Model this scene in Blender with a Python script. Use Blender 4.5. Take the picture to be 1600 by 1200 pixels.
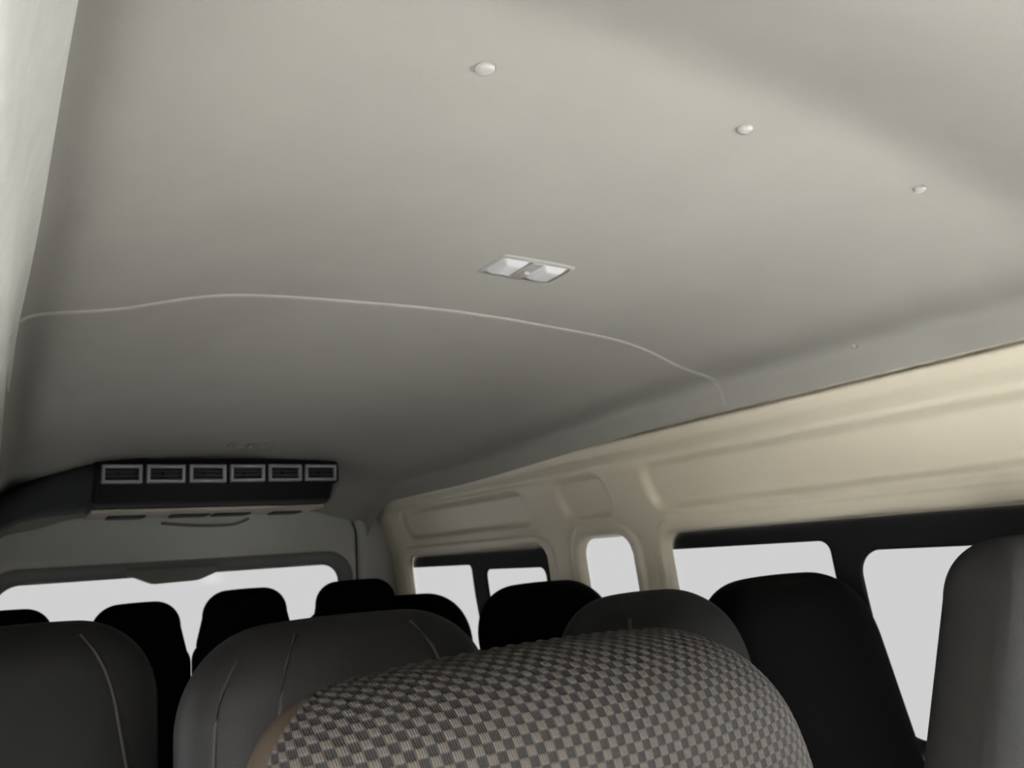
import bpy, math
import numpy as np
from mathutils import Matrix, Vector

# ------------------------------------------------------------------ scene, camera, light
for o in list(bpy.data.objects):
    bpy.data.objects.remove(o)
scene = bpy.context.scene
COL = scene.collection
ZO = 1.15            # eye height above the cabin floor; all numbers below are relative to the eye

F_PX, VPX, VPY, ROLL = 1200.0, -810.0, 320.0, -0.07
Yv = np.array([VPX, VPY, F_PX]); Yv /= np.linalg.norm(Yv)
Zv = np.cross(Yv, np.array([1.0, ROLL, 0.0])); Zv /= np.linalg.norm(Zv)
if Zv[1] > 0: Zv = -Zv
Xv = np.cross(Yv, Zv)
R = np.array([Xv, Yv, Zv])                      # image axes -> van axes
cam_data = bpy.data.cameras.new('camera'); cam = bpy.data.objects.new('camera', cam_data)
COL.objects.link(cam); scene.camera = cam
cam_data.sensor_width = 36.0; cam_data.lens = F_PX / 1600 * 36.0
cam_data.clip_start = 0.01
M3 = Matrix(np.column_stack([R[:, 0], -R[:, 1], -R[:, 2]]).tolist())
cam.matrix_world = Matrix.Translation((0, 0, ZO)) @ M3.to_4x4()
cam_data.dof.use_dof = True; cam_data.dof.focus_distance = 0.62; cam_data.dof.aperture_fstop = 14.0

WORLD = 62.0          # overcast daylight outside
TINT = 0.0101         # what the privacy glass lets through
world = bpy.data.worlds.new('overcast'); scene.world = world; world.use_nodes = True
bg = world.node_tree.nodes['Background']
bg.inputs[0].default_value = (1.0, 1.0, 1.005, 1); bg.inputs[1].default_value = WORLD
scene.view_settings.view_transform = 'Standard'; scene.view_settings.look = 'None'
scene.view_settings.exposure = 0.0; scene.view_settings.gamma = 1.0
scene.view_settings.use_curve_mapping = False

# ------------------------------------------------------------------ materials
def srgb(r, g, b):
    f = lambda c: c / 12.92 if c <= .04045 else ((c + .055) / 1.055) ** 2.4
    return (f(r / 255), f(g / 255), f(b / 255), 1)

def mat(name, col, rough=.6, spec=.5, noise=None, bump=None, metal=0, sheen=0):
    m = bpy.data.materials.new(name); m.use_nodes = True
    nt = m.node_tree; b = nt.nodes['Principled BSDF']
    b.inputs['Base Color'].default_value = col; b.inputs['Roughness'].default_value = rough
    b.inputs['Specular IOR Level'].default_value = spec; b.inputs['Metallic'].default_value = metal
    if sheen:
        b.inputs['Sheen Weight'].default_value = sheen; b.inputs['Sheen Roughness'].default_value = .5
    tc = nt.nodes.new('ShaderNodeTexCoord')
    if noise:                        # (scale, amount) mottled colour
        n = nt.nodes.new('ShaderNodeTexNoise'); n.inputs['Scale'].default_value = noise[0]; n.inputs['Detail'].default_value = 4
        nt.links.new(tc.outputs['Object'], n.inputs['Vector'])
        r = nt.nodes.new('ShaderNodeValToRGB')
        a = noise[1]
        r.color_ramp.elements[0].position = .3; r.color_ramp.elements[1].position = .7
        r.color_ramp.elements[0].color = tuple(c * (1 - a) for c in col[:3]) + (1,)
        r.color_ramp.elements[1].color = tuple(min(1, c * (1 + a)) for c in col[:3]) + (1,)
        nt.links.new(n.outputs['Fac'], r.inputs['Fac']); nt.links.new(r.outputs['Color'], b.inputs['Base Color'])
    if bump:                         # (scale, strength) fine relief
        n2 = nt.nodes.new('ShaderNodeTexNoise'); n2.inputs['Scale'].default_value = bump[0]; n2.inputs['Detail'].default_value = 3
        nt.links.new(tc.outputs['Object'], n2.inputs['Vector'])
        bn = nt.nodes.new('ShaderNodeBump'); bn.inputs['Strength'].default_value = bump[1]; bn.inputs['Distance'].default_value = .002
        nt.links.new(n2.outputs['Fac'], bn.inputs['Height']); nt.links.new(bn.outputs['Normal'], b.inputs['Normal'])
    return m

def glass(name, t):
    m = bpy.data.materials.new(name); m.use_nodes = True
    nt = m.node_tree; nt.nodes.clear()
    out = nt.nodes.new('ShaderNodeOutputMaterial'); tr = nt.nodes.new('ShaderNodeBsdfTransparent')
    gl = nt.nodes.new('ShaderNodeBsdfGlossy'); mx = nt.nodes.new('ShaderNodeMixShader')
    tr.inputs[0].default_value = (t, t, t, 1); gl.inputs['Roughness'].default_value = .08
    mx.inputs[0].default_value = .003
    nt.links.new(tr.outputs[0], mx.inputs[1]); nt.links.new(gl.outputs[0], mx.inputs[2])
    nt.links.new(mx.outputs[0], out.inputs['Surface'])
    return m

M = dict(
    headliner=mat('headliner_fabric', (.245, .235, .210, 1), .95, .15, noise=(7, .025), bump=(900, .12)),
    cove=mat('cove_fabric', (.40, .40, .36, 1), .95, .15, noise=(25, .05), bump=(900, .2)),
    seam=mat('headliner_seam', (.275, .262, .237, 1), .8, .2, bump=(400, .1)),
    cream=mat('cream_plastic', (.54, .492, .38, 1), .30, .5, noise=(4, .02), bump=(500, .04)),
    door=mat('grey_door_plastic', (.38, .375, .335, 1), .55, .4, noise=(5, .02), bump=(500, .05)),
    black=mat('black_rubber', (.0035, .0036, .004, 1), .6, .2, bump=(300, .05)),
    acblack=mat('black_plastic', (.0022, .0022, .0025, 1), .6, .15, bump=(400, .05)),
    duct=mat('dark_duct_cover', (.030, .032, .033, 1), .8, .2, bump=(300, .1)),
    surround=mat('dark_grey_trim', (.12, .12, .108, 1), .6, .3, bump=(400, .05)),
    vent=mat('grey_vent_plastic', (.17, .17, .18, 1), .35, .6, bump=(400, .04)),
    slot=mat('dark_slot', (.02, .02, .02, 1), .7, .3, bump=(300, .05)),
    tray=mat('beige_tray_plastic', (.30, .27, .21, 1), .6, .3, noise=(9, .05)),
    leather=mat('black_leatherette', (.0062, .0058, .0052, 1), .6, .22, noise=(12, .12), bump=(350, .15)),
    leather2=mat('charcoal_leatherette', (.0068, .0066, .0060, 1), .6, .2, noise=(12, .12), bump=(350, .15)),
    leather4=mat('matt_black_cover', (.0033, .0032, .0031, 1), .7, .15, noise=(12, .12), bump=(350, .15)),
    leather3=mat('deep_black_cover', (.0006, .0006, .0006, 1), .8, .03, noise=(12, .12), bump=(350, .15)),
    greyfab=mat('grey_knit_fabric', (.0060, .0056, .0048, 1), .9, .12, noise=(40, .10), bump=(1200, .3)),
    sidefab=mat('taupe_side_fabric', (.034, .0255, .0180, 1), .9, .05, noise=(60, .06), bump=(1500, .3)),
    piping=mat('dark_piping', (.028, .0255, .0225, 1), .7, .2, bump=(600, .1)),
    metal=mat('seat_frame_metal', (.05, .05, .055, 1), .4, .5, bump=(200, .03)),
    carpet=mat('floor_vinyl', (.05, .05, .05, 1), .8, .3, noise=(30, .1), bump=(300, .2)),
    dash=mat('dashboard_plastic', (.06, .06, .06, 1), .7, .3, bump=(300, .1)),
    paint=mat('roof_paint', (.6, .6, .6, 1), .5, .4, bump=(300, .02)),
    lens=mat('lamp_lens', (.42, .42, .41, 1), .12, .8, bump=(120, .05)),
    dimlens=mat('smoked_lamp_lens', (.16, .16, .15, 1), .3, .5, bump=(120, .05)),
    bezel=mat('lamp_bezel', (.25, .24, .215, 1), .4, .5, bump=(300, .04)),
    button=mat('pale_button_plastic', (.31, .30, .272, 1), .35, .5, bump=(700, .08)),
    cable=mat('grey_cable', (.09, .085, .075, 1), .6, .3, bump=(300, .05)),
    tint=glass('privacy_glass', TINT),
    fill_tint=glass('left_fill_glass', .06),  # unseen left pane, made clearer to add light on the right wall
    mid_fill_tint=glass('left_mid_fill_glass', .08),  # same for the small left pane, extra light for the pillars opposite
    clear=glass('clear_glass', .92),
    screen=glass('darkened_windscreen', .09),  # unseen windscreen, darkened so less front light reaches the rear ceiling
)

def weave_material():
    m = bpy.data.materials.new('checkered_weave'); m.use_nodes = True
    nt = m.node_tree; b = nt.nodes['Principled BSDF']; N = nt.nodes.new; L = nt.links.new
    at = N('ShaderNodeAttribute'); at.attribute_name = 'weave'            # 1 = raised pale block, 0 = sunk dark block
    uv = N('ShaderNodeUVMap'); uv.uv_map = 'cloth'
    sep = N('ShaderNodeSeparateXYZ'); L(uv.outputs[0], sep.inputs[0])
    mul = N('ShaderNodeMath'); mul.operation = 'MULTIPLY'; mul.inputs[1].default_value = 2 * math.pi / .00165
    L(sep.outputs[0], mul.inputs[0])
    sn = N('ShaderNodeMath'); sn.operation = 'SINE'; L(mul.outputs[0], sn.inputs[0])
    nz = N('ShaderNodeTexNoise'); nz.inputs['Scale'].default_value = 700; L(uv.outputs[0], nz.inputs['Vector'])
    rp = N('ShaderNodeValToRGB'); rp.color_ramp.elements[0].color = (.0115, .0108, .0103, 1); rp.color_ramp.elements[1].color = (.0335, .0295, .0248, 1)
    rp.color_ramp.elements[0].position = .25; rp.color_ramp.elements[1].position = .8
    L(at.outputs['Fac'], rp.inputs['Fac'])
    th = N('ShaderNodeMath'); th.operation = 'MULTIPLY_ADD'; th.inputs[1].default_value = .14; th.inputs[2].default_value = .85; L(sn.outputs[0], th.inputs[0])
    nn = N('ShaderNodeMath'); nn.operation = 'MULTIPLY_ADD'; nn.inputs[1].default_value = .5; nn.inputs[2].default_value = -.1; L(nz.outputs['Fac'], nn.inputs[0])
    ad = N('ShaderNodeMath'); ad.operation = 'ADD'; L(th.outputs[0], ad.inputs[0]); L(nn.outputs[0], ad.inputs[1])
    mx = N('ShaderNodeVectorMath'); mx.operation = 'SCALE'; L(rp.outputs[0], mx.inputs[0]); L(ad.outputs[0], mx.inputs['Scale'])
    L(mx.outputs[0], b.inputs['Base Color'])
    b.inputs['Roughness'].default_value = .8; b.inputs['Specular IOR Level'].default_value = .08
    bn = N('ShaderNodeBump'); bn.inputs['Strength'].default_value = .3; bn.inputs['Distance'].default_value = .0004
    L(sn.outputs[0], bn.inputs['Height']); L(bn.outputs['Normal'], b.inputs['Normal'])
    return m
M['weave'] = weave_material()

# ------------------------------------------------------------------ helpers
ORIGIN = {}          # world location of every root / part, so that children can be given in world numbers

def link(o, parent=None):
    COL.objects.link(o)
    if parent is not None: o.parent = parent
    return o

def tag(o, label=None, cat=None, group=None, kind=None):
    if label: o['label'] = label
    if cat: o['category'] = cat
    if group: o['group'] = group
    if kind: o['kind'] = kind
    return o

def empty(name, loc):
    o = bpy.data.objects.new(name, None); link(o)
    o.empty_display_size = .05
    o.location = (loc[0], loc[1], loc[2] + ZO); ORIGIN[o] = np.array(loc, float)
    return o

def mk(name, verts, faces, m, parent=None, smooth=True, origin=None):
    v = np.asarray(verts, float).reshape(-1, 3)
    if parent is not None: base = ORIGIN[parent]
    else: base = np.array(origin if origin is not None else [(v[:, 0].min() + v[:, 0].max()) / 2, (v[:, 1].min() + v[:, 1].max()) / 2, v[:, 2].min()])
    me = bpy.data.meshes.new(name)
    me.from_pydata((v - base).tolist(), [], [tuple(int(i) for i in f) for f in faces]); me.update()
    if smooth: me.polygons.foreach_set('use_smooth', [True] * len(me.polygons))
    me.materials.append(M[m] if isinstance(m, str) else m)
    o = bpy.data.objects.new(name, me); link(o, parent)
    if parent is None: o.location = (base[0], base[1], base[2] + ZO)
    ORIGIN[o] = base
    return o

def sharp(o, deg=35):
    me = o.data; me.set_sharp_from_angle(angle=math.radians(deg)); return o

def grid_faces(nu, nv, keep=None, flip=False):
    i, j = np.meshgrid(np.arange(nu - 1), np.arange(nv - 1), indexing='ij')
    a = i * nv + j
    q = np.stack([a, a + nv, a + nv + 1, a + 1], -1).reshape(-1, 4)
    if keep is not None: q = q[keep.reshape(-1)]
    return q[:, ::-1] if flip else q

def rrect(u0, u1, v0, v1, r):
    cu, cv, hu, hv = (u0 + u1) / 2, (v0 + v1) / 2, (u1 - u0) / 2, (v1 - v0) / 2
    def f(u, v):
        du, dv = np.abs(u - cu) - hu + r, np.abs(v - cv) - hv + r
        return np.hypot(np.maximum(du, 0), np.maximum(dv, 0)) + np.minimum(np.maximum(du, dv), 0) - r
    return f

def sstep(x, a, b):
    t = np.clip((x - a) / (b - a), 0, 1); return t * t * (3 - 2 * t)

def sheet(name, us, vs, pos, m, holes=(), keep=None, parent=None, flip=False, thick=0, origin=None):
    """a surface over (u, v) with clean rounded openings; pos(u, v) gives the point in space"""
    U, V = np.meshgrid(us, vs, indexing='ij')
    def Fn(u, v):
        f = np.full(np.shape(u), -1.0)
        for h in holes: f = np.maximum(f, -h(u, v))
        if keep is not None: f = np.maximum(f, keep(u, v))
        return f
    st = min(np.diff(us).min(), np.diff(vs).min())
    f = Fn(U, V); e = 1e-4
    near = np.abs(f) < .4 * st
    inside = (f < 0) & ~near
    kf = inside[:-1, :-1] | inside[1:, :-1] | inside[1:, 1:] | inside[:-1, 1:]
    vk = np.zeros(U.shape, bool)
    for a in (slice(None, -1), slice(1, None)):
        for b in (slice(None, -1), slice(1, None)): vk[a, b] |= kf
    mv = vk & ~inside
    for _ in range(3):
        f = Fn(U, V); gu = (Fn(U + e, V) - Fn(U - e, V)) / (2 * e); gv = (Fn(U, V + e) - Fn(U, V - e)) / (2 * e)
        g = np.maximum(gu * gu + gv * gv, .25)
        U = np.where(mv, U - f * gu / g, U); V = np.where(mv, V - f * gv / g, V)
    P = np.stack(np.broadcast_arrays(*pos(U, V)), -1).reshape(-1, 3)
    q = grid_faces(len(us), len(vs), kf, flip)
    used, inv = np.unique(q, return_inverse=True)
    o = mk(name, P[used], inv.reshape(-1, 4), m, parent, origin=origin)
    if thick:
        md = o.modifiers.new('thickness', 'SOLIDIFY'); md.thickness = thick; md.offset = 0
    return o

def box(c, s, bev=.0):
    """box centred at c, chamfered"""
    hx, hy, hz = np.array(s) / 2; b = min(bev, hx * .9, hy * .9, hz * .9)
    import bmesh
    bm = bmesh.new(); bmesh.ops.create_cube(bm, size=1)
    for v in bm.verts: v.co = (v.co.x * s[0], v.co.y * s[1], v.co.z * s[2])
    if bev: bmesh.ops.bevel(bm, geom=list(bm.edges), offset=b, segments=3, profile=.5, affect='EDGES')
    vs = [np.array(v.co) + np.array(c) for v in bm.verts]
    bm.verts.index_update(); fs = [[v.index for v in f.verts] for f in bm.faces]; bm.free()
    return vs, fs

def join(*parts):
    V, Fc = [], []
    for v, f in parts:
        k = len(V); V += list(v); Fc += [[i + k for i in q] for q in f]
    return V, Fc

def tube(pts, r, n=8):
    pts = np.asarray(pts, float); V, Fc = [], []
    for i, p in enumerate(pts):
        t = pts[min(i + 1, len(pts) - 1)] - pts[max(i - 1, 0)]; t /= np.linalg.norm(t)
        a = np.cross(t, [0, 0, 1.0]) if abs(t[2]) < .9 else np.cross(t, [1.0, 0, 0]); a /= np.linalg.norm(a); b = np.cross(t, a)
        for k in range(n):
            w = 2 * math.pi * k / n; V.append(p + r * (math.cos(w) * a + math.sin(w) * b))
    for i in range(len(pts) - 1):
        for k in range(n):
            Fc.append([i * n + k, i * n + (k + 1) % n, (i + 1) * n + (k + 1) % n, (i + 1) * n + k])
    Fc.append(list(range(n))[::-1]); Fc.append([(len(pts) - 1) * n + k for k in range(n)])
    return V, Fc

# ------------------------------------------------------------------ the shell of the cabin
CX = .70                                     # middle of the cabin
tp = np.array([0, .10, .215, .30, .37, .42, .46, .49, .52, .55, .58, .61, .645, .675, .693, .701, .704, .706, .7065])
zp = np.array([.450, .4485, .443, .439, .434, .4285, .420, .412, .4025, .392, .3835, .378, .3725, .366, .357, .345, .330, .312, .290])
arc = np.r_[0, np.cumsum(np.hypot(np.diff(tp), np.diff(zp)))]
sa = np.linspace(0, arc[-1], 140)
tt, zz = np.interp(sa, arc, tp), np.interp(sa, arc, zp)
ker = np.hanning(9); ker /= ker.sum()
ker2 = np.hanning(27); ker2 /= ker2.sum(); zw = np.convolve(np.r_[zz[13:0:-1], zz, [zz[-1]] * 13], ker2, 'valid')
bl = sstep(tt, .60, .66); zz = zw * (1 - bl) + zz * bl
tt = np.convolve(np.r_[-tt[4:0:-1], tt, [tt[-1]] * 4], ker, 'valid'); zz = np.convolve(np.r_[zz[4:0:-1], zz, zz[-1] - (zz[-2] - zz[-1]) * np.arange(1, 5)], ker, 'valid')
PX = np.r_[CX - tt[::-1], CX + tt[1:]]; PZ = np.r_[zz[::-1], zz[1:]]
PS = np.r_[-sa[::-1], sa[1:]]

def roof_drop(y):
    d = np.where(y < .46, -.68 * (np.sqrt((.46 - np.minimum(y, .46)) ** 2 + .07 ** 2) - .07), 0)
    d = d - .037 * sstep(y, 1.25, 2.6)
    return d - .17 * np.clip((y - 3.02) / .36, 0, 1) ** 2

def ceil_pt(x, y):
    return np.array([x, y, np.interp(x, PX, PZ) + roof_drop(np.array(float(y)))])

ceiling = sheet('ceiling', PS, np.linspace(-.72, 3.36, 280),
                lambda s, y: (np.interp(s, PS, PX), y, np.interp(s, PS, PZ) + roof_drop(y)), 'headliner', flip=True)
tag(ceiling, 'pale grey fabric headliner with raised middle, over the whole cabin', kind='structure')

# outer roof, floor
v, f = box((CX, 1.2, .50), (1.75, 4.9, .02), .004)
tag(mk('roof', v, f, 'paint', smooth=False), 'outer steel roof above the headliner', kind='structure')
v, f = box((CX, .95, -1.165), (1.86, 5.3, .03), .004)
tag(mk('floor', v, f, 'carpet', smooth=False), 'dark vinyl cabin floor', kind='structure')

wz = np.array([-1.2, -.6, -.36, -.14, .02, .09, .237, .285, .52])
wx = np.array([1.605, 1.60, 1.577, 1.545, 1.530, 1.505, 1.440, 1.418, 1.395])
zf = np.linspace(-1.2, .52, 600)
kk = np.hanning(25); kk /= kk.sum()
_x = np.interp(zf, wz, wx); _x = np.convolve(np.r_[[_x[0]] * 12, _x, [_x[-1]] * 12], kk, 'valid')
xprof = lambda z: np.interp(z, zf, _x)

OPEN = [rrect(.26, 1.572, -.47, .022, .045), rrect(1.715, 1.955, -.47, .024, .055), rrect(2.135, 3.20, -.47, .012, .05), rrect(-1.02, .165, -.50, .01, .06)]
PANEL = [rrect(-.2, 1.575, .088, .215, .045), rrect(1.735, 1.98, .085, .215, .05), rrect(2.15, 3.12, .085, .205, .06)]

def wall_pt(y, z, tuck=.034):
    x = xprof(z)
    for p in PANEL: x = x + .024 * sstep(-p(y, z), -.006, .018)
    d = np.minimum.reduce([o(y, z) for o in OPEN])
    x = x - .006 * (sstep(d, .045, .034) - 0) + .004 * np.exp(-((d - .047) / .007) ** 2)
    x = x + .030 * np.clip((.014 - d) / .014, 0, 1) ** 2
    # rounded moulding along the top, with a soft hollow below it
    x = x - .008 * sstep(z, .238, .254) + tuck * sstep(z, .280, .296) + .008 * np.exp(-((z - .226) / .011) ** 2)
    return x
ys = np.r_[np.arange(-1.6, -.1, .02), np.arange(-.1, 3.40, .0065)]
zs = np.r_[np.arange(-1.16, -.52, .03), np.arange(-.52, .31, .006), np.arange(.31, .51, .02)]
wall_r = sheet('wall_right', ys, zs, lambda y, z: (wall_pt(y, z), y, z), 'cream', holes=OPEN, flip=True)
tag(wall_r, 'cream plastic side wall with recessed panels above its windows', kind='structure')
wall_l = sheet('wall_left', ys, zs, lambda y, z: (2 * CX - wall_pt(y, z, 0), y, z), 'cream', holes=OPEN)
tag(wall_l, 'cream plastic side wall next to the viewer, seen as a pale sliver', kind='structure')

# pale padded cove along the left edge of the headliner, close to the viewer
cove = [(.004, .368), (.0, .352), (-.001, .346), (-.004, .340), (-.012, .325), (-.020, .305), (-.026, .285), (-.029, .272), (-.0305, .258), (-.032, .242), (-.036, .222), (-.05, .21)]
ca = np.linspace(0, 1, len(cove)); cxs, czs = np.array(cove).T
def cove_pt(t, y):
    x = np.interp(t, ca, cxs) + .0285 - .0175 * y * (1 - .8 * sstep(t, .3, .6)) + .0015 * np.sin(y * 9) * np.exp(-((t - .2) / .2) ** 2)
    return (x, y, np.interp(t, ca, czs) + roof_drop(np.maximum(y, .46)) * sstep(y, .5, 1.6))
cv_ = sheet('trim_1', np.linspace(0, 1, 40), np.linspace(-.3, 3.3, 160), cove_pt, 'cove', flip=True)
tag(cv_, 'pale padded cove along the left edge of the headliner', kind='structure')

# ---- windows
zpane = lambda u0, u1, v0, v1, r: rrect(u0, u1, v0, v1, r)
def window(n, label, outer, panes, mirror, glassm, frame=True, off=.030):
    px = lambda z: xprof(z) + off
    X = (lambda z: 2 * CX - px(z)) if mirror else px
    u0, u1, v0, v1 = outer
    us = np.arange(u0, u1 + .001, .0075); vs = np.arange(v0, v1 + .001, .0075)
    holes = [rrect(*p) for p in panes]
    w = sheet('window_%d' % n, us, vs, lambda y, z: (X(z), y, z), 'black', holes=holes, keep=rrect(u0, u1, v0, v1, .05), flip=not mirror, thick=.008)
    tag(w, label, kind='structure')
    for p in panes:
        a = np.linspace(p[0] - .006, p[1] + .006, 12); b = np.linspace(p[2] - .006, p[3] + .006, 12)
        s = .003 * (-1 if mirror else 1)
        sheet('pane', a, b, lambda y, z: (X(z) + s, y, z), glassm, parent=w, flip=not mirror)
    return w
WSPEC = [((.225, 1.625, -.52, .05), [(.29, 1.022, -.435, -.047, .055), (1.085, 1.612, -.435, -.022, .025)]),
         ((1.67, 2.00, -.52, .055), [(1.705, 1.975, -.48, .026, .05)]),
         ((2.09, 3.26, -.52, .045), [(2.19, 2.585, -.40, -.056, .03), (2.685, 3.245, -.44, -.036, .02)])]
lab = ['black framed sliding side window nearest the viewer', 'small single pane side window between the two pillars', 'black framed sliding side window next to the rear corner']
labL = ['black framed sliding window in the left wall', 'small single pane window in the left wall', 'black framed rear sliding window in the left wall']
for i, (o, p) in enumerate(WSPEC):
    window(i + 1, lab[i], o, p, False, 'tint'); window(i + 4, labL[i], o, p, True, ('fill_tint', 'mid_fill_tint', 'tint')[i])  # out of view, two left windows pass extra fill light
for k, mir in enumerate((False, True)):
    window(7 + k, 'front door window in the %s wall' % ('left' if mir else 'right'), (-1.06, .205, -.54, .04), [(-1.0, .150, -.48, .0, .05)], mir, 'clear')

# ---- rear end: frame, tailgate with its window
DOOR = rrect(-.05, 1.362, -1.10, .252, .13)
RWIN = rrect(.005, 1.283, -.50, .004, .075)
xs = np.arange(-.22, 1.62, .012); zs2 = np.arange(-1.16, .5, .012)
wb = sheet('wall_back', xs, zs2, lambda x, z: (x, 3.345 + .03 * np.clip((.02 - DOOR(x, z)) / .02, 0, 1) ** 2, z), 'door', holes=[DOOR])
tag(wb, 'grey pillar frame around the tailgate', kind='structure')
xs = np.arange(-.05, 1.3625, .008); zs2 = np.r_[np.arange(-1.10, -.55, .03), np.arange(-.55, .2525, .008)]
def door_y(x, z):
    dk = -DOOR(x, z); d = RWIN(x, z)
    y = 3.352 + .018 * np.clip((.022 - dk) / .022, 0, 1) ** 2
    return y + .045 * sstep(d, .062, .0) + .004 * np.exp(-((d - .066) / .006) ** 2)
RBEZ = rrect(-.05, 1.338, -.555, .062, .12)
dk = sheet('door_1', xs, zs2, lambda x, z: (x, door_y(x, z), z), 'door', holes=[RBEZ], keep=rrect(-.044, 1.356, -1.094, .246, .125))
tag(dk, 'grey plastic tailgate with a wide window', kind='structure')
sheet('window_surround', np.arange(-.06, 1.349, .008), np.arange(-.565, .073, .008), lambda x, z: (x, door_y(x, z) + .0005, z), 'surround', holes=[RWIN], keep=rrect(-.045, 1.340, -.557, .064, .12), parent=dk)
# outer skin of the tailgate, closing the gap around it
sheet('outer_skin', np.arange(-.21, 1.615, .02), np.arange(-1.16, .5, .02), lambda x, z: (x, 3.415 + 0 * x, z), 'acblack', holes=[rrect(-.012, 1.300, -.517, .021, .085)], parent=dk)
# dark weather strip in the gap around the tailgate
pts = [(-.047, 3.372, -1.08), (-.047, 3.372, .12)] + [(.083 - .13 * math.cos(a), 3.372, .119 + .13 * math.sin(a)) for a in np.linspace(.1, 1.5, 10)] + \
      [(1.229 + .13 * math.sin(a), 3.372, .119 + .13 * math.cos(a)) for a in np.linspace(.1, 1.5, 10)] + [(1.359, 3.372, .10), (1.359, 3.372, -1.08)]
v, f = tube(pts, .009, 8); mk('weather_strip', v, f, 'black', dk)
wn = sheet('window_9', np.arange(-.02, 1.31, .01), np.arange(-.53, .035, .01), lambda x, z: (x, 3.402 + 0 * x, z), 'black', holes=[rrect(.0, 1.288, -.505, .009, .075)], keep=rrect(-.02, 1.305, -.525, .03, .09), thick=.006)
tag(wn, 'wide rear window in the tailgate behind the headrests', kind='structure')
sheet('pane', np.linspace(-.01, 1.30, 10), np.linspace(-.52, .02, 8), lambda x, z: (x, 3.406 + 0 * x, z), 'tint', parent=wn)
# high brake lamp hanging into the top of the rear window
o = [(.430, .012), (.450, .006), (.512, -.022), (.530, -.025), (.680, -.022), (.697, -.019), (.748, .001), (.768, .010), (.768, .03), (.430, .03)]
V = [(x, 3.372, z) for x, z in o] + [(x, 3.400, z - .001) for x, z in o]; n = len(o)
fc = [list(range(n)), list(range(n, 2 * n))[::-1]] + [[i + n, (i + 1) % n + n, (i + 1) % n, i] for i in range(n)]
br = mk('brake_lamp', V, fc, 'surround', smooth=False)
tag(br, 'grey brake lamp housing at the top middle of the rear window', 'lamp')
v, f = box((.605, 3.403, -.008), (.17, .006, .02), .002); mk('lens', v, f, 'slot', br)

# ---- front end (behind the viewer): slanted windscreen, cowl, dashboard
scr_y = lambda z: np.where(z > -.55, -.70 - (.16 - z) * .95, -1.375)
WS = rrect(.0, 1.40, -.52, .04, .08)
wf = sheet('wall_front', np.arange(-.22, 1.63, .02), np.arange(-1.16, .5, .02), lambda x, z: (x, np.minimum(scr_y(z), -.60), z), 'dash', holes=[WS])
tag(wf, 'windscreen frame and front bulkhead', kind='structure')
ww = sheet('window_10', np.linspace(-.02, 1.42, 12), np.linspace(-.55, .15, 8), lambda x, z: (x, scr_y(z) - .012, z), 'screen')
tag(ww, 'windscreen at the front of the cabin, darkened to hold back its light', kind='structure')
prof = [(-1.36, -.56), (-1.25, -.52), (-1.08, -.50), (-.98, -.53), (-.94, -.60), (-.96, -.75), (-1.05, -.95), (-1.36, -1.0)]
V = [(x, y, z) for x in (-.16, .1, .5, .9, 1.3, 1.56) for y, z in prof]; n = len(prof)
fc = [[i * n + k, i * n + (k + 1) % n, (i + 1) * n + (k + 1) % n, (i + 1) * n + k] for i in range(5) for k in range(n)] + [list(range(n))[::-1], list(range(5 * n, 6 * n))]
tag(mk('dashboard', V, fc, 'dash'), 'dark plastic dashboard below the windscreen', kind='structure')

# ---- things fixed to the headliner: cross seam, buttons
pts = [(np.interp(s, PS, PX), 1.2, np.interp(s, PS, PZ) - .0004) for s in np.linspace(PS[2], PS[-3], 160)]
V = []; n = 6
for i, p in enumerate(pts):
    p = np.array(p); a = np.array(pts[max(i - 1, 0)]); b = np.array(pts[min(i + 1, len(pts) - 1)])
    t = b - a; nr = np.array([t[2], 0, -t[0]]); nr /= np.linalg.norm(nr)
    for k in range(n):
        w = math.pi * k / (n - 1); V.append(p + np.array([0, .0070 * math.cos(w), 0]) + nr * (.0030 * math.sin(w) - .0006))
fc = [[i * n + k, i * n + k + 1, (i + 1) * n + k + 1, (i + 1) * n + k] for i in range(len(pts) - 1) for k in range(n - 1)]
mk('seam_strip', V, fc, 'seam', ceiling)

def button(x, y, r, h):
    c = ceil_pt(x, y); e = .004
    gx = (ceil_pt(x + e, y) - ceil_pt(x - e, y)); gy = (ceil_pt(x, y + e) - ceil_pt(x, y - e))
    gx /= np.linalg.norm(gx); nn = np.cross(gy, gx); nn /= np.linalg.norm(nn)
    if nn[2] > 0: nn = -nn
    gy = np.cross(nn, gx); V = []; Fc = []; prof = [(1.0, -.05), (1.0, .35), (.93, .62), (.75, .85), (.45, .97), (.15, 1.0)]; m = 24
    for rr, hh in prof:
        for k in range(m):
            w = 2 * math.pi * k / m; V.append(c + r * rr * (math.cos(w) * gx + math.sin(w) * gy) + nn * h * hh)
    for i in range(len(prof) - 1):
        for k in range(m): Fc.append([i * m + k, i * m + (k + 1) % m, (i + 1) * m + (k + 1) % m, (i + 1) * m + k])
    Fc.append([(len(prof) - 1) * m + k for k in range(m)])
    return mk('trim_button', V, Fc, 'button', ceiling)
button(.347, .521, .0095, .0055); button(.678, .497, .0085, .005); button(1.003, .478, .0080, .005); button(1.395, .845, .006, .006)

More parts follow.
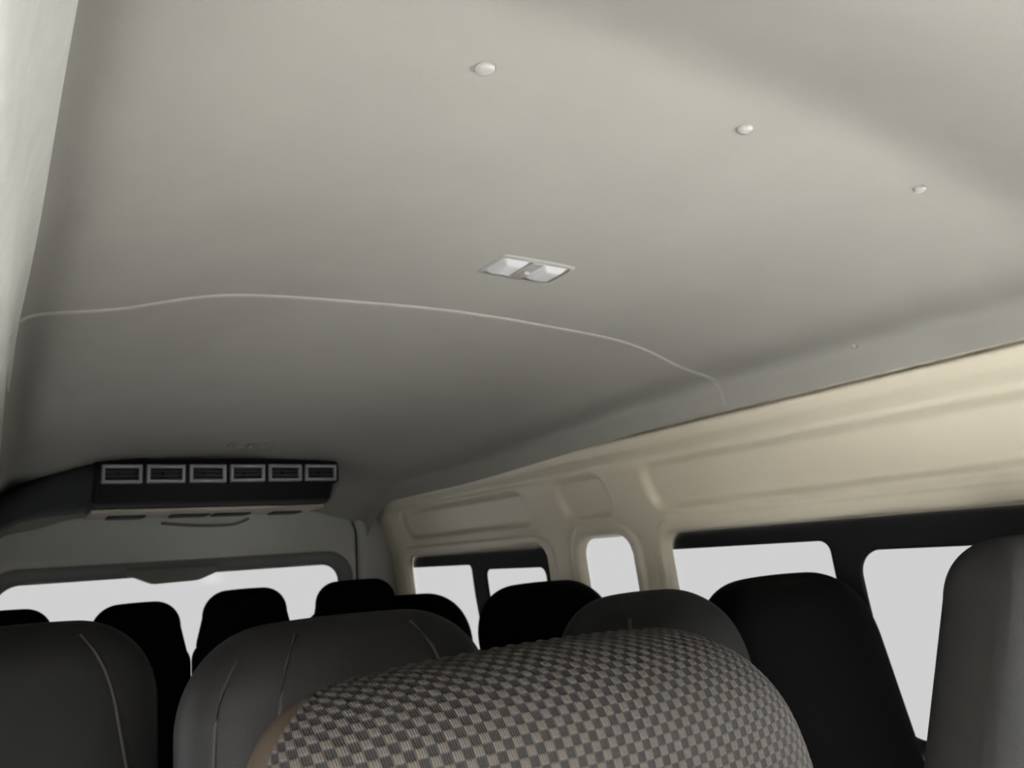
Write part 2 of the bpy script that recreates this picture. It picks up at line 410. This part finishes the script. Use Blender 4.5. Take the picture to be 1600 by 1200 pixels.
# ---- ceiling lamps
def ceiling_lamp(x, y, w, d, label, bez='bezel', lens='lens'):
    c = ceil_pt(x, y); root = empty('ceiling_lamp', c); z = c[2]
    tag(root, label, 'lamp')
    # bezel: a rounded frame
    bz = rrect(x - w / 2, x + w / 2, y - d / 2, y + d / 2, .012); inn = rrect(x - w / 2 + .009, x + w / 2 - .009, y - d / 2 + .009, y + d / 2 - .009, .008)
    us = np.linspace(x - w / 2, x + w / 2, 61); vs = np.linspace(y - d / 2, y + d / 2, 37)
    sheet('bezel', us, vs, lambda u, v: (u, v, z - .0035 + .0045 * sstep(-bz(u, v), .005, 0.0)), bez, holes=[inn], keep=bz, parent=root, flip=True)
    # two clear lens halves with a shallow bowl, and the switch between them
    for s in (-1, 1):
        a0, a1 = (x - w / 2 + .010, x - .011) if s < 0 else (x + .011, x + w / 2 - .010)
        ls = rrect(a0, a1, y - d / 2 + .010, y + d / 2 - .010, .010)
        sheet('lens', np.linspace(a0, a1, 31), np.linspace(y - d / 2 + .010, y + d / 2 - .010, 31),
              lambda u, v: (u, v, z - .001 - .0085 * sstep(-ls(u, v), 0, .016)), lens, keep=ls, parent=root, flip=True)
    v, f = box((x, y, z - .002), (.022, d - .020, .005), .002); mk('switch_plate', v, f, bez, root)
    v, f = box((x, y + .006, z - .006), (.011, .018, .008), .003); mk('switch', v, f, 'button', root)
    return root
ceiling_lamp(.695, .962, .150, .088, 'white rectangular ceiling lamp in front of the headliner seam')
ceiling_lamp(.690, 2.60, .150, .070, 'small dim ceiling lamp just before the rear air conditioner', 'surround', 'dimlens')

# ------------------------------------------------------------------ rear air conditioner
ac = empty('air_conditioner', (.67, 2.98, .23)); tag(ac, 'black ceiling air conditioner with six outlets above the tailgate', 'air conditioner')
prof = [(2.862, .300), (2.856, .316), (2.856, .378), (2.864, .392), (2.90, .402), (3.20, .400), (3.24, .30), (3.22, .245), (3.15, .236), (2.90, .236), (2.872, .25)]
n = len(prof); V = []; xsn = [.252, .258, .262, .5, .8, 1.078, 1.086, 1.092]
ins = [.012, .003, 0, 0, 0, 0, .004, .014]
cy, cz = 3.04, .32
for x, q in zip(xsn, ins):
    for y, z in prof:
        sx = x - (.03 * (z < .31) * (x > 1.05)) + (.0 if x < 1 else 0)
        V.append((sx, y + (cy - y) * q * 2, z + (cz - z) * q * 6))
fc = [[i * n + k, i * n + (k + 1) % n, (i + 1) * n + (k + 1) % n, (i + 1) * n + k] for i in range(len(xsn) - 1) for k in range(n)] + [list(range(n))[::-1], [(len(xsn) - 1) * n + k for k in range(n)]]
sharp(mk('housing', V, fc, 'acblack', ac), 40)
# six outlets
first = None
for i in range(6):
    x0 = .272 + i * .1365; w = .124; z0, z1 = .312, .375; yf = 2.853
    if first is None:
        bars = [box((x0 + w / 2, yf - .004, z1 - .006), (w, .016, .012), .003), box((x0 + w / 2, yf - .004, z0 + .006), (w, .016, .012), .003),
                box((x0 + .006, yf - .004, (z0 + z1) / 2), (.012, .016, z1 - z0), .003), box((x0 + w - .006, yf - .004, (z0 + z1) / 2), (.012, .016, z1 - z0), .003)]
        fr = mk('outlet', *join(*bars), 'vent', ac); first = fr
        mk('outlet_recess', *box((x0 + w / 2, yf + .004, (z0 + z1) / 2), (w - .02, .006, z1 - z0 - .02), .001), 'slot', fr)
        sl = []
        for k, zz_ in enumerate((.330, .3435, .357)):
            v, f = box((x0 + w / 2, yf - .002, zz_), (w - .022, .010, .0035), .001)
            sl.append(mk('louvre', v, f, 'acblack', fr))
        v, f = box((x0 + w * .42, yf - .006, .3435), (.010, .010, .012), .003); sl.append(mk('louvre_tab', v, f, 'acblack', fr))
        kids = list(fr.children)
    else:
        c = fr.copy(); link(c); c.parent = ac; c.location = (fr.location.x + i * .1365, fr.location.y, fr.location.z + .0008 * i)
        for ch in kids:
            d = ch.copy(); link(d); d.parent = c
# black duct from the left end of the unit down to the left wall
secs = [(.262, .395, .235, 2.87), (.20, .385, .226, 2.88), (.13, .362, .222, 2.90), (.06, .328, .208, 2.93), (.0, .292, .178, 2.96), (-.04, .262, .145, 2.98), (-.075, .235, .115, 3.0)]
V = []; n = 12
for x, zt, zb, y0 in secs:
    for k in range(n):
        w = 2 * math.pi * k / n; cs, sn = math.cos(w), math.sin(w); p = 2 / 3.5
        V.append((x, y0 + .13 + .13 * math.copysign(abs(cs) ** p, cs), (zt + zb) / 2 + (zt - zb) / 2 * math.copysign(abs(sn) ** p, sn)))
fc = [[i * n + k, i * n + (k + 1) % n, (i + 1) * n + (k + 1) % n, (i + 1) * n + k] for i in range(len(secs) - 1) for k in range(n)] + [list(range(n)), [(len(secs) - 1) * n + k for k in range(n)][::-1]]
mk('air_duct', V, fc, 'duct', ac)
# beige tray under the unit with dark slots
v, f = box((.655, 3.06, .228), (.80, .26, .014), .004); tr = mk('drip_tray', v, f, 'tray', ac)
for x0, x1 in ((.32, .44), (.53, .66), (.68, .81), (.90, 1.01)):
    v, f = box(((x0 + x1) / 2, 3.10, .218), (x1 - x0, .10, .010), .003); mk('drain_slot', v, f, 'slot', tr)
pts = []
for t in np.linspace(0, 1, 26):
    pts.append((.50 + .32 * t, 3.10 + .02 * t, .200 - .022 * math.sin(math.pi * min(1, t * .62 + .10)) * (1 if t < .8 else 1) + (.018 * max(0, (t - .78) / .22) ** 1.5)))
v, f = tube(pts, .006, 8)
tag(mk('loose_cable', v, f, 'cable'), 'thin loose cable hanging below the rear air conditioner', 'cable')

# ------------------------------------------------------------------ seats
class Back:
    """cushion-like backrest: horizontal super-ellipse sections, rounded shoulders, crowned top"""
    def __init__(s, xc, ytop, ztop, H, w_top, w_bot, thick, r, lean=.2, crown=.012, ex=3.2, rb=None, rl=None):
        s.rl = rl or r
        s.xc, s.yt, s.zt, s.H, s.at, s.ab, s.b0, s.r, s.lean, s.cr, s.ex = xc, ytop, ztop, H, w_top / 2, w_bot / 2, thick / 2, r, lean, crown, ex
        s.rb = rb or thick * .55
    def a(s, h, r=None):
        r = r or s.r
        base = s.ab + (s.at - s.ab) * np.clip(h / (s.H - r), 0, 1) ** 1.0
        q = np.clip((h - (s.H - r)) / r, 0, 1)
        bot = np.clip((.03 - h) / .03, 0, 1)
        return base - r * .96 * (1 - (1 - q ** 2.1) ** (1 / 2.1)) - .02 * bot ** 2
    def b(s, h):
        q = np.clip((h - (s.H - s.rb)) / s.rb, 0, 1); bot = np.clip((.04 - h) / .04, 0, 1)
        return s.b0 * np.maximum((1 - q ** 2.3), 0) ** (1 / 2.3) * (1 - .5 * bot ** 2) + 1e-4
    def phis(s, lo, hi, n):
        """angles spaced evenly along the section"""
        t = np.linspace(lo, hi, 6001); q = s.pt(t, np.full(6001, s.H * .5)); L = np.r_[0, np.cumsum(np.linalg.norm(np.diff(q, axis=0), axis=1))]
        return np.interp(np.linspace(0, L[-1], n), L, t)
    def pt(s, phi, h):
        c, sn = np.cos(phi), np.sin(phi); p = 2 / s.ex
        x = np.where(c < 0, s.a(h, s.rl), s.a(h)) * np.sign(c) * np.abs(c) ** p; y = s.b(h) * np.sign(sn) * np.abs(sn) ** p
        z = h - s.cr * (x / s.at) ** 2 * np.clip(h / s.H, 0, 1)
        return np.stack([s.xc + x, s.yt - (s.H - h) * s.lean + y, s.zt - s.H + z], -1)
    def hs(s, n=40):
        # closer rows towards the top
        t = np.linspace(0, 1, n); return s.H * (1 - (1 - t) ** 1.9)
    def mesh(s, nphi=64, nh=44):
        ph = np.r_[s.phis(0, np.pi, nphi // 2 + 1)[:-1], s.phis(np.pi, 2 * np.pi, nphi // 2 + 1)[:-1]]; hs = s.hs(nh)
        P, Hh = np.meshgrid(ph, hs, indexing='ij'); V = s.pt(P, Hh)                # nphi x nh
        V = V.reshape(-1, 3); fc = []
        for i in range(nphi):
            j = (i + 1) % nphi
            for k in range(nh - 1): fc.append([i * nh + k, j * nh + k, j * nh + k + 1, i * nh + k + 1])
        fc.append([i * nh for i in range(nphi)][::-1])
        m = nphi
        for i in range(m // 2):                                                     # close the thin slit at the very top
            a, b_ = i, (i + 1); c_, d_ = (m - i - 1) % m, (m - i) % m
            q = []
            for t in (a, b_, c_, d_):
                if t * nh + nh - 1 not in q: q.append(t * nh + nh - 1)
            if len(q) >= 3: fc.append(q)
        return V, fc
    def front(s, xf, h, out=.0):
        """point on the front face at fraction xf of the half width"""
        x = np.clip(xf, -.999, .999); y = -s.b(h) * (1 - abs(x) ** s.ex) ** (1 / s.ex) - out
        X = s.a(h) * x
        return np.array([s.xc + X, s.yt - (s.H - h) * s.lean + y, s.zt - s.H + h - s.cr * (X / s.at) ** 2 * h / s.H])

def seat_frame(root, xc, y, zb, w, metal='metal', cushion='leather', depth=.42, ybk=.06):
    """cushion, base rails and legs standing on the floor"""
    fl = -1.15; zc = zb
    import bmesh
    v, f = box((xc, y - depth / 2 + ybk, zc - .055), (w, depth, .115), .035); mk('seat_cushion', v, f, cushion, root)
    v, f = box((xc, y - depth / 2 + ybk, zc - .135), (w * .82, depth * .85, .045), .01); mk('seat_base', v, f, metal, root)
    for sx in (-1, 1):
        for sy in (-.36, .36):
            px, py = xc + sx * w * .36, y - depth / 2 + ybk + sy * depth
            v, f = tube([(px, py, fl), (px, py, fl + .02), (px, py, zc - .15)], .014, 8); mk('leg', v, f, metal, root)

def piping(root, bk, path, r=.0028):
    v, f = tube([bk.front(x, h, .0012) for x, h in path], r, 6); return mk('piping', v, f, 'piping', root)

def seat(name, label, x0, x1, ytop, ztop, m, r=.10, thick=.13, lean=.2, wadd=.0, H=.62, crown=.012, pipes=(), ex=3.2, cushion=True, group=None, rb=None, depth=.36, rl=None):
    xc = (x0 + x1) / 2; w = x1 - x0
    root = empty(name, (xc, ytop - H * lean, -1.15)); tag(root, label, 'seat', group)
    bk = Back(xc, ytop, ztop, H, w, w + wadd, thick, r, lean, crown, ex, rb, rl)
    b = mk('backrest', *bk.mesh(), m, root)
    for p in pipes: piping(root, bk, p)
    if cushion: seat_frame(root, xc, ytop - H * lean - thick * .55, ztop - H + .03, w * .97, cushion=m, depth=depth)
    return root, bk, b

# near seat in checkered cloth
root, nb, body = seat('passenger_seat', 'grey checkered cloth seat nearest the viewer with taupe side panel', .130, .568, .50, -.069, 'sidefab', r=.115, rl=.062, thick=.15, lean=.16, crown=.012, ex=3.6, rb=.07)
# checkered cloth: a fine sheet laid over the front and top, every block raised or sunk
PH = nb.phis(math.pi + .05, 2 * math.pi + .35, 641)
hs = nb.H * (1 - (1 - np.linspace(.30, 1, 400)) ** 1.45)
A, Hh = np.meshgrid(PH, hs, indexing='ij')
P0 = nb.pt(A, Hh); e = 1e-3
du = np.gradient(P0, axis=0); dv = np.gradient(P0, axis=1)
nrm = np.cross(du, dv); nl = np.linalg.norm(nrm, axis=-1, keepdims=True); nrm = nrm / np.maximum(nl, 1e-12)
if (nrm[320, 100, 1] > 0): nrm = -nrm
mid = 320
def arcx(P):
    d = np.linalg.norm(np.diff(P, axis=0), axis=-1); s = np.concatenate([np.zeros((1, P.shape[1])), np.cumsum(d, 0)], 0)
    return s - s[mid:mid + 1]
AX = arcx(P0)
d = np.linalg.norm(np.diff(P0, axis=1), axis=-1); AY = np.concatenate([np.zeros((P0.shape[0], 1)), np.cumsum(d, 1)], 1)
AY = AY - AY[:, -1:] + AY[mid, -1]
AY = .6 * AY + .4 * AY[mid][None, :]
CW, CH = .0067, .0062
cu, cv = AX / CW, AY / CH
par = (np.floor(cu) + np.floor(cv)) % 2
fu, fv = np.abs(cu - np.floor(cu) - .5) * 2, np.abs(cv - np.floor(cv) - .5) * 2
edge = np.clip((1 - np.maximum(fu, fv)) / .24, 0, 1)
rise = np.where(par > .5, edge, -.55 * edge)
weave = np.clip(.5 + .5 * rise / np.where(par > .5, 1, .55), 0, 1)
P1 = P0 + nrm * (.0028 + .0006 * rise)[..., None]
rim = np.minimum(np.arange(641), 640 - np.arange(641))[:, None] / 10.0
P1 = np.where((rim < 1)[..., None], P0 + nrm * ((.0028 + .0006 * rise) * np.sqrt(np.clip(rim, 0, 1)) - .0012 * (1 - np.clip(rim, 0, 1)))[..., None], P1)
q = grid_faces(641, 400)
cl = mk('checkered_panel', P1.reshape(-1, 3), q, 'weave', root)
me = cl.data
at = me.attributes.new('weave', 'FLOAT', 'POINT'); at.data.foreach_set('value', weave.reshape(-1).astype(np.float32))
uv = me.uv_layers.new(name='cloth'); li = np.zeros(len(me.loops), np.int32); me.loops.foreach_get('vertex_index', li)
uvc = np.stack([AX.reshape(-1)[li], AY.reshape(-1)[li]], -1); uv.data.foreach_set('uv', uvc.reshape(-1).astype(np.float32))

# tall smooth grey seat at the right edge, tipped forward
seat('front_seat', 'tall smooth dark grey seat beside the near side window',   .835, 1.20, .42, -.019, 'greyfab', r=.06, thick=.10, lean=-.20, wadd=.20, H=.50, crown=.004, depth=.28)

# second row
P = lambda x, a, b, n=14: [(x if not callable(x) else x(t), a + (b - a) * t) for t in np.linspace(0, 1, n)]
seat('covered_seat', 'charcoal leatherette seat with piping directly behind the checkered seat', .205, .668, 1.15, -.073, 'leather', r=.13, thick=.15,
     pipes=[P(lambda t: -.60 + .10 * t, .12, .605), P(lambda t: -.90 + .06 * t, .12, .585), P(lambda t: .60 - .06 * t, .12, .605)])
seat('covered_seat', 'charcoal leatherette seat with curved piping against the left wall', -.165, .238, 1.50, -.058, 'leather2', r=.13, thick=.14, depth=.24,
     pipes=[P(lambda t: .93 - .36 * t ** .8, .25, .60)])
seat('covered_seat', 'dark narrow seat between the checkered seat and the sliding window seat', .690, 1.034, .95, -.074, 'leather4', r=.12, thick=.14, depth=.22, pipes=[P(lambda t: -.72 + .1 * t, .2, .59)])
seat('covered_seat', 'black wide seat in front of the sliding window divider', 1.040, 1.478, 1.00, -.076, 'leather3', r=.13, thick=.14, depth=.28,)
# third row
seat('covered_seat', 'black seat below the rear sliding window pane, in the third row', 1.055, 1.475, 1.80, -.084, 'leather3', r=.13, thick=.14)

# last row: four seats with headrests
def rear_seat(label, x0, x1, zt, hx0, hx1, hz, r=.05):
    root, bk, b = seat('rear_seat', label, x0, x1, 2.42, zt, 'leather3', r=r, thick=.12, H=.50, group='seats of the last row', lean=.15)
    hb = Back((hx0 + hx1) / 2, 2.42, hz, .17, hx1 - hx0 - .012, hx1 - hx0 + .035, .10, .07, .1, .006, 3.0, rb=.05)
    h = mk('headrest', *hb.mesh(48, 28), 'leather3', root)
    for s in (-.05, .05):
        v, f = tube([((hx0 + hx1) / 2 + s, 2.405, zt - .10), ((hx0 + hx1) / 2 + s, 2.415, hz - .06)], .006, 8); mk('headrest_post', v, f, 'metal', root)
rear_seat('leftmost black headrest seat of the last row', -.150, .166, -.175, -.110, .142, -.055)
rear_seat('second black headrest seat of the last row from the left', .172, .474, -.178, .215, .452, -.064)
rear_seat('third black headrest seat of the last row from the left', .480, .766, -.178, .500, .752, -.050)
rear_seat('rightmost black seat of the last row, below the rear corner window', .772, 1.375, -.112, .835, 1.110, -.050, r=.16)
